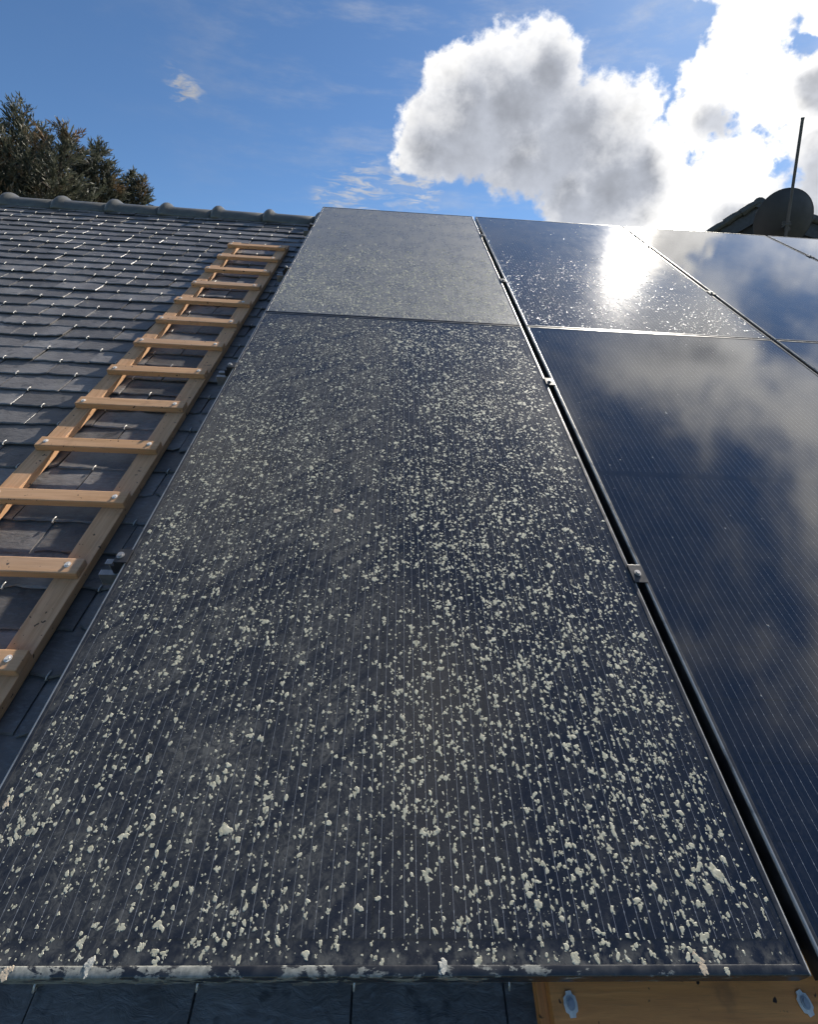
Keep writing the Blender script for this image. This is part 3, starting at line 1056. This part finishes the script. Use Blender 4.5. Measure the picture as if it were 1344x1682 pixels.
def roof_ladder(label, uL, uR, v_lo, v_hi, rails, rung_v, rung_w, mats, n_top, jit):
    n_rail, n_b = n_top - 0.022, N_S + 0.004
    lad = roof_empty('roof_ladder', label, 'ladder', uL, v_lo, n_b, 'wooden roof ladders')
    for a, b in rails:
        plank('rail', a - uL, b - uL, 0, v_hi - v_lo, 0, n_rail - n_b, mats[1], lad)
    out = []
    for i, v in enumerate(rung_v):
        r = random.Random(i + 5)
        z0 = n_rail - n_b + 0.0006
        rg = plank('rung', r.uniform(-jit, jit), uR - uL + r.uniform(-jit, jit), v - v_lo, v - v_lo + rung_w, z0, n_top - n_b, mats[0], lad, 0.0026)
        rg.rotation_euler[2] = r.gauss(0, 0.004)
        out.append(rg)
    return lad, out

LUL, LUR = -0.481, -0.128
rv = [0.358 + 0.199 * k for k in range(-1, 13)]
lad, rungs = roof_ladder('light brown wooden roof ladder lying on the slates left of the panels', LUL, LUR, 0.02, 2.86,
                         [(-0.487, -0.433), (-0.186, -0.128)], rv, 0.038, (M_WOOD, M_WOODR), -0.068, 0.003)
for rg in rungs:
    for x in (-0.460, -0.158):
        s = link('screw', screw_me, None, rg)
        s.location = (x - (LUL + LUR) / 2 + random.uniform(-.004, .004), random.uniform(-.004, .004), 0.0216)
        s.rotation_euler = (random.gauss(0, .04), random.gauss(0, .04), random.uniform(0, 3))

lad2, rungs2 = roof_ladder('dark weathered wooden ladder end with two bolted plates below the lichen-spotted panel', 0.806, 1.195, -1.25, 0.03,
                           [(0.7935, 0.848), (1.140, 1.195)], [-0.062 - 0.2 * k for k in range(6)], 0.085, (M_OLDWOOD, M_OLDWOODR), -0.072, 0.0)
pl = MB()
pts = [(-.0036, .0105), (.0036, .0105), (.0046, .0075), (.0080, .0058), (.0090, 0), (.0080, -.0058), (.0046, -.0075), (.0036, -.0105), (-.0036, -.0105),
       (-.0046, -.0075), (-.0080, -.0058), (-.0090, 0), (-.0080, .0058), (-.0046, .0075)]
pl.prism(pts, 2, 0.0, 0.0014)
pl.tube([(0, 0, 0.0013), (0, 0, 0.0034)], 0.0054, 18)
pl.tube([(0, 0, 0.0033), (0, 0, 0.0050)], 0.0036, 6)
for rg in rungs2[:1]:
    for i, px in enumerate((937, 1322)):
        q = on_plane(px, 1648, -0.072)
        o = pl.build('bolt_plate', M_ZINC, rg, smooth=True, angle=25)
        o.data.materials.append(M_BOLT)
        for f in o.data.polygons:
            if max(o.data.vertices[i].co.z for i in f.vertices) > 0.0016 and max(Vector(o.data.vertices[i].co[:2]).length for i in f.vertices) < 0.0056:
                f.material_index = 1
        o.location = (q.x - (0.806 + 1.195) / 2, q.y - (-0.062 + 0.0425), 0.0222)
        o.rotation_euler = (0, 0, 0.05 + 0.22 * i)

# ------------------------------------------------------------------ dish, mast and dormer beyond the ridge
def back_z(y):
    return apex.z + 0.012 - (y - apex.y) * math.tan(PITCH)

DT = 8.4
d_c = at(1292.1, 361.2, DT)
vd = ray(1292.1, 361.2)
nrm = Vector((-0.012, 0.915, 0.403)).normalized()
dish = empty('satellite_dish', 'dark grey satellite dish seen from behind at the right above the panels', 'satellite dish', d_c)
mj = nrm.cross(Vector((0, 0, 1))).normalized()
mn = mj.cross(nrm).normalized()
RD = 0.405
dm = MB()
rings, seg = 8, 40
def dpt(q, a, off):
    rr = RD * q
    return mj * math.cos(a) * rr + mn * math.sin(a) * rr + nrm * (0.10 * q * q - 0.05 + off)
v = []
for off in (0.0, 0.012):
    v.append(dpt(0, 0, off))
    for i in range(1, rings + 1):
        for s in range(seg):
            v.append(dpt(i / rings, 2 * math.pi * s / seg, off if i < rings else off * 0.6))
half = 1 + rings * seg
f = []
for o in (0, half):
    for s in range(seg):
        f.append((o, o + 1 + s, o + 1 + (s + 1) % seg))
    for i in range(rings - 1):
        for s in range(seg):
            a, b2 = o + 1 + i * seg + s, o + 1 + i * seg + (s + 1) % seg
            f.append((a, a + seg, b2 + seg, b2))
for s in range(seg):
    a, b2 = 1 + (rings - 1) * seg + s, 1 + (rings - 1) * seg + (s + 1) % seg
    f.append((a, half + a, half + b2, b2))
dm.add(v, f)
dm.build('reflector', M_DISH, dish, smooth=True, angle=50)
rimb = MB()
rimb.tube([dpt(1.0, 2 * math.pi * s / seg, 0.004) for s in range(seg + 1)], 0.008, 6, False)
rimb.build('rim', M_DISH, dish, smooth=True)
arm = MB()
arm.tube([dpt(1.0, R(-90), 0.0), dpt(0.5, R(-90), 0.02) + nrm * 0.45], 0.014, 8)
arm.build('feed_arm', M_DISH, dish, smooth=True)
lnb = MB()
tip = dpt(0.5, R(-90), 0.02) + nrm * 0.45
lnb.tube([tip, tip - nrm * 0.06, tip - nrm * 0.10], 0.03, 12, True, [0.022, 0.03, 0.034])
lnb.build('receiver', M_DISH, dish, smooth=True)
brk = MB()
back = dpt(0.3, R(-80), 0)
brk.tube([back, back - vd * 0.09], 0.035, 10)
brk.build('bracket', M_POLE, dish, smooth=True)

m_top, m_mid = at(1319, 194, DT - 0.25), at(1291, 386, DT - 0.25)
dirm = (m_mid - m_top)
mast_vec = dirm.normalized()
# down to the rear slope
tt = 0.0
p = m_mid.copy()
while p.z > back_z(p.y) - 0.05 and tt < 6:
    p = p + mast_vec * 0.02
    tt += 0.02
mast = empty('antenna_mast', 'thin grey leaning mast rising in front of the satellite dish', 'mast', p)
mm = MB()
mm.tube([Vector((0, 0, 0)), m_mid - p, m_top - p], 0.0175, 12)
mm.build('pole', M_POLE, mast, smooth=True)
cl = MB()
cp = at(1293, 369, DT - 0.28) - p
sv = right
cl.tube([cp - sv * 0.06, cp + sv * 0.05], 0.012, 8)
cl.tube([cp - sv * 0.06 + Vector((0, 0, 0.03)), cp + sv * 0.05 + Vector((0, 0, 0.03))], 0.008, 8)
cl.tube([cp - sv * 0.07 - Vector((0, 0, 0.04)), cp + sv * 0.035 + Vector((0, 0, 0.045))], 0.007, 8)
cl.build('clamp', M_POLE, mast, smooth=True)
cl = MB()
cl.tube([m_top - p - mast_vec * 0.004, m_top - p + mast_vec * 0.02], 0.0195, 12)
cl.build('cap', M_POLE, mast, smooth=True)

# neighbouring house: only the tip of its gable shows above the panels
M_CLAD = mat_plain('dark_slate_cladding', (0.035, 0.036, 0.042), 0.6, 0.0, (0.05, 0.05, 0.055), 12, 0.3)
M_BARGE = mat_plain('grey_painted_board', (0.070, 0.071, 0.075), 0.6)
M_VERGE = mat_plain('verge_clay', (0.085, 0.082, 0.072), 0.5, 0.0, (0.06, 0.06, 0.055), 12)
DD = 12.0
gT = at(1248, 339, DD)
o0 = Vector((gT.x, gT.y, -3.4))
nb = empty('neighbouring_house', 'dark gable tip of a neighbouring house left of the satellite dish', 'house', o0)
dp_ = Vector((ray(1248, 339).x, ray(1248, 339).y, 0)).normalized()
ax = Vector((dp_.y, -dp_.x, 0))
A = gT - o0
gL = at(1174, 388, DD)
SLP = (gT.z - gL.z) / abs((gT - gL).dot(ax))
HW = 4.2
Lp = A - ax * HW - Vector((0, 0, HW * SLP))
Rp_ = A + ax * HW - Vector((0, 0, HW * SLP))
DEP = 9.0
w = MB()
ins = dp_ * 0.12
fl, fr = Vector((Lp.x, Lp.y, 0)) + ax * .3, Vector((Rp_.x, Rp_.y, 0)) - ax * .3
front = [fl + ins, fr + ins, Rp_ + ins - ax * .3, A + ins - Vector((0, 0, .05)), Lp + ins + ax * .3]
backp = [q + dp_ * DEP for q in front]
w.add(front + backp, [(0, 1, 2, 3, 4), (9, 8, 7, 6, 5)] + [(i, 5 + i, 5 + (i + 1) % 5, (i + 1) % 5) for i in range(5)])
w.build('wall', M_CLAD, nb)
for e in (Lp, Rp_):
    s = MB()
    th = Vector((0, 0, 0.07))
    q = [A, e, e + dp_ * (DEP + 0.2), A + dp_ * (DEP + 0.2)]
    s.add(q + [x + th for x in q], [(0, 1, 2, 3), (7, 6, 5, 4)] + [(i, 4 + i, 4 + (i + 1) % 4, (i + 1) % 4) for i in range(4)])
    s.build('roof_slope', M_CLAD, nb)
for e in (Lp, Rp_):
    s = MB()
    hgt = Vector((0, 0, 0.27))
    off = -dp_ * (0.04 if e is Lp else 0.044)
    lift = Vector((0, 0, -0.010))
    q = [A + off + lift, e + off + lift, e + off + lift - hgt, A + off + lift - hgt]
    s.add(q + [x + dp_ * 0.035 for x in q], [(0, 1, 2, 3), (7, 6, 5, 4)] + [(i, 4 + i, 4 + (i + 1) % 4, (i + 1) % 4) for i in range(4)])
    s.build('barge_board', M_BARGE, nb)
nv = 16
for e in (Lp, Rp_):
    for i in range(nv):
        a = A.lerp(e, i / nv)
        b2 = A.lerp(e, (i + 1.12) / nv)
        up_ = Vector((0, 0, 0.06 + 0.008 * (i % 2)))
        s = MB()
        s.tube([a + up_ - dp_ * 0.07, a.lerp(b2, .5) + up_ * 1.25 - dp_ * 0.07, b2 + up_ - dp_ * 0.07], 0.06, 10, True, [0.066, 0.080, 0.092])
        s.build('verge_tile', M_VERGE, nb, smooth=True)
s = MB()
s.tube([A - dp_ * 0.12 + Vector((0, 0, 0.04)), A + dp_ * 0.8 + Vector((0, 0, 0.05)), A + dp_ * (DEP + .2) + Vector((0, 0, 0.04))], 0.10, 12)
s.build('ridge_cap', M_VERGE, nb, smooth=True)
s = MB()
pk = A - Vector((0, 0, 0.28)) - dp_ * 0.05
lf = [(0, 0), (0.07, -0.16), (0.085, -0.32), (0.0, -0.5), (-0.085, -0.32), (-0.07, -0.16)]
q = [pk + ax * a + Vector((0, 0, b2)) for a, b2 in lf]
s.add(q + [x + dp_ * 0.05 for x in q], [tuple(range(6)), tuple(range(11, 5, -1))] + [(i, 6 + i, 6 + (i + 1) % 6, (i + 1) % 6) for i in range(6)])
s.build('gable_ornament', M_BARGE, nb)

# ------------------------------------------------------------------ trees behind the ridge
def mat_foliage():
    m, t, b = material('conifer_foliage')
    p = t.n.new('ShaderNodeNewGeometry').outputs['Position']
    a = t.noise(p, 1.1, 3.0, 0.6)
    f = t.noise(p, 9.0, 3.0, 0.6)
    c = t.mix(t.sstep(f, 0.3, 0.7), (0.045, 0.052, 0.034), (0.125, 0.127, 0.090))
    c = t.mix(t.m('MULTIPLY', t.sstep(a, 0.52, 0.66), 0.5), c, t.mix(f, (0.19, 0.085, 0.035), (0.26, 0.13, 0.06)))
    t.put(b.inputs['Base Color'], c)
    b.inputs['Roughness'].default_value = 0.6
    tr = t.n.new('ShaderNodeBsdfTranslucent')
    t.put(tr.inputs[0], c)
    mx = t.n.new('ShaderNodeMixShader')
    mx.inputs[0].default_value = 0.30
    t.l.new(b.outputs[0], mx.inputs[1])
    t.l.new(tr.outputs[0], mx.inputs[2])
    t.l.new(mx.outputs[0], t.n['Material Output'].inputs[0])
    return m
M_FOL = mat_foliage()
M_BARK = mat_plain('conifer_bark', (0.10, 0.075, 0.055), 0.9, 0.0, (0.06, 0.045, 0.035), 6, 0.5, 0.02)

def conifer(label, apex_px, dist, spread, crown, seed, leaves=1.0, leans=((0, 0),)):
    """several leaders give the ragged top; branches sweep up and out, sprays of flat twigs along them"""
    r = random.Random(seed)
    rn = np.random.default_rng(seed)
    top = at(*apex_px, dist)
    base = Vector((top.x, top.y, -3.4))
    H = top.z + 3.4
    tree = empty('conifer_tree', label, 'tree', base, group='conifers behind the ridge')
    tk = MB()
    V, D, S, U = [], [], [], []
    limbs = []
    for li, (dx, dh) in enumerate(leans):
        tipz = H - dh
        sx, sy = dx, r.uniform(-0.5, 0.5) * abs(dx)
        def spine(z):
            q = max(0.0, (z - H * 0.45) / (tipz - H * 0.45))
            return Vector((sx * q ** 0.8, sy * q, z))
        n = 7
        pts = [spine(H * 0.45 + (tipz - H * 0.45) * i / n) for i in range(n + 1)] if li else [Vector((0, 0, tipz * i / n)) + Vector((sx, sy, 0)) * max(0, (i / n - .45) / .55) for i in range(n + 1)]
        r0 = 0.16 if li == 0 else 0.07
        limbs.append((pts, [max(0.008, r0 * (1 - i / n) + 0.006) for i in range(n + 1)]))
        lead_h = crown if li == 0 else crown * 0.75
        nb = int((150 if li == 0 else 95) * leaves)
        for bi in range(nb):
            q = r.random() ** 0.85
            z = tipz - lead_h * q - 0.05
            c = spine(z)
            L = spread * (0.10 + 0.90 * q ** 0.75) * r.uniform(0.55, 1.15) * (1.0 if li == 0 else 0.85)
            az = r.uniform(0, 2 * math.pi)
            el = R(r.uniform(25, 62)) * (1 - 0.35 * q)
            dv = Vector((math.cos(az) * math.cos(el), math.sin(az) * math.cos(el), math.sin(el)))
            end = c + dv * L + Vector((0, 0, 0.12 * L))
            if r.random() < 0.5:
                limbs.append(([c, c.lerp(end, .5) - Vector((0, 0, .05 * L)), end], [0.02, 0.012, 0.004]))
            ns = max(6, int(L * 26))
            for si in range(ns):
                s = 0.12 + 0.9 * (si + r.random()) / ns
                pp = c.lerp(end, s) - Vector((0, 0, 0.10 * L * math.sin(math.pi * min(1, s))))
                sd_ = (dv + Vector((r.gauss(0, .42), r.gauss(0, .42), r.gauss(0.25, .3)))).normalized()
                sl = r.uniform(0.12, 0.30) * (1.15 - 0.4 * s)
                for q2 in range(9):
                    w = (q2 + r.random()) / 9
                    V.append(pp + sd_ * sl * w)
                    d2 = (sd_ * 1.0 + Vector((r.gauss(0, .4), r.gauss(0, .4), r.gauss(0.1, .3)))).normalized()
                    D.append(d2)
                    S.append(r.uniform(0.06, 0.15))
    for pts, rad in limbs:
        tk.tube(pts, 0.02, 6, False, rad)
    tk.build('trunk', M_BARK, tree, smooth=True)
    V, D, S = np.array(V), np.array(D), np.array(S)
    side = np.cross(D, rn.normal(size=D.shape))
    side /= np.linalg.norm(side, axis=1)[:, None] + 1e-9
    a = V
    b_ = V + D * S[:, None] * 0.45 + side * S[:, None] * 0.10
    c_ = V + D * S[:, None]
    d_ = V + D * S[:, None] * 0.45 - side * S[:, None] * 0.10
    verts = np.stack([a, b_, c_, d_], 1).reshape(-1, 3)
    n = len(V)
    me = bpy.data.meshes.new('crown')
    me.vertices.add(4 * n)
    me.vertices.foreach_set('co', verts.ravel())
    me.loops.add(4 * n)
    me.loops.foreach_set('vertex_index', np.arange(4 * n))
    me.polygons.add(n)
    me.polygons.foreach_set('loop_start', np.arange(0, 4 * n, 4))
    me.update(calc_edges=True)
    link('crown', me, M_FOL, tree)
    return tree

conifer('tallest conifer at the left edge behind the ridge, with brown-tinged foliage', (40, 184), 13.0, 1.75, 4.6, 3, 1.2,
        ((0.0, 0.0), (1.25, 0.62), (-0.9, 0.15), (0.75, 1.3), (0.4, 0.5)))
conifer('middle conifer behind the ridge between the tallest and the smallest one', (156, 244), 13.6, 1.05, 3.2, 8, 1.0, ((0.0, 0.0), (-0.5, 0.05), (0.45, 0.55)))
conifer('smallest conifer behind the ridge, rightmost of the three', (211, 290), 14.2, 0.55, 2.2, 15, 0.8, ((0.0, 0.0), (0.42, 0.12), (-0.25, 0.5)))
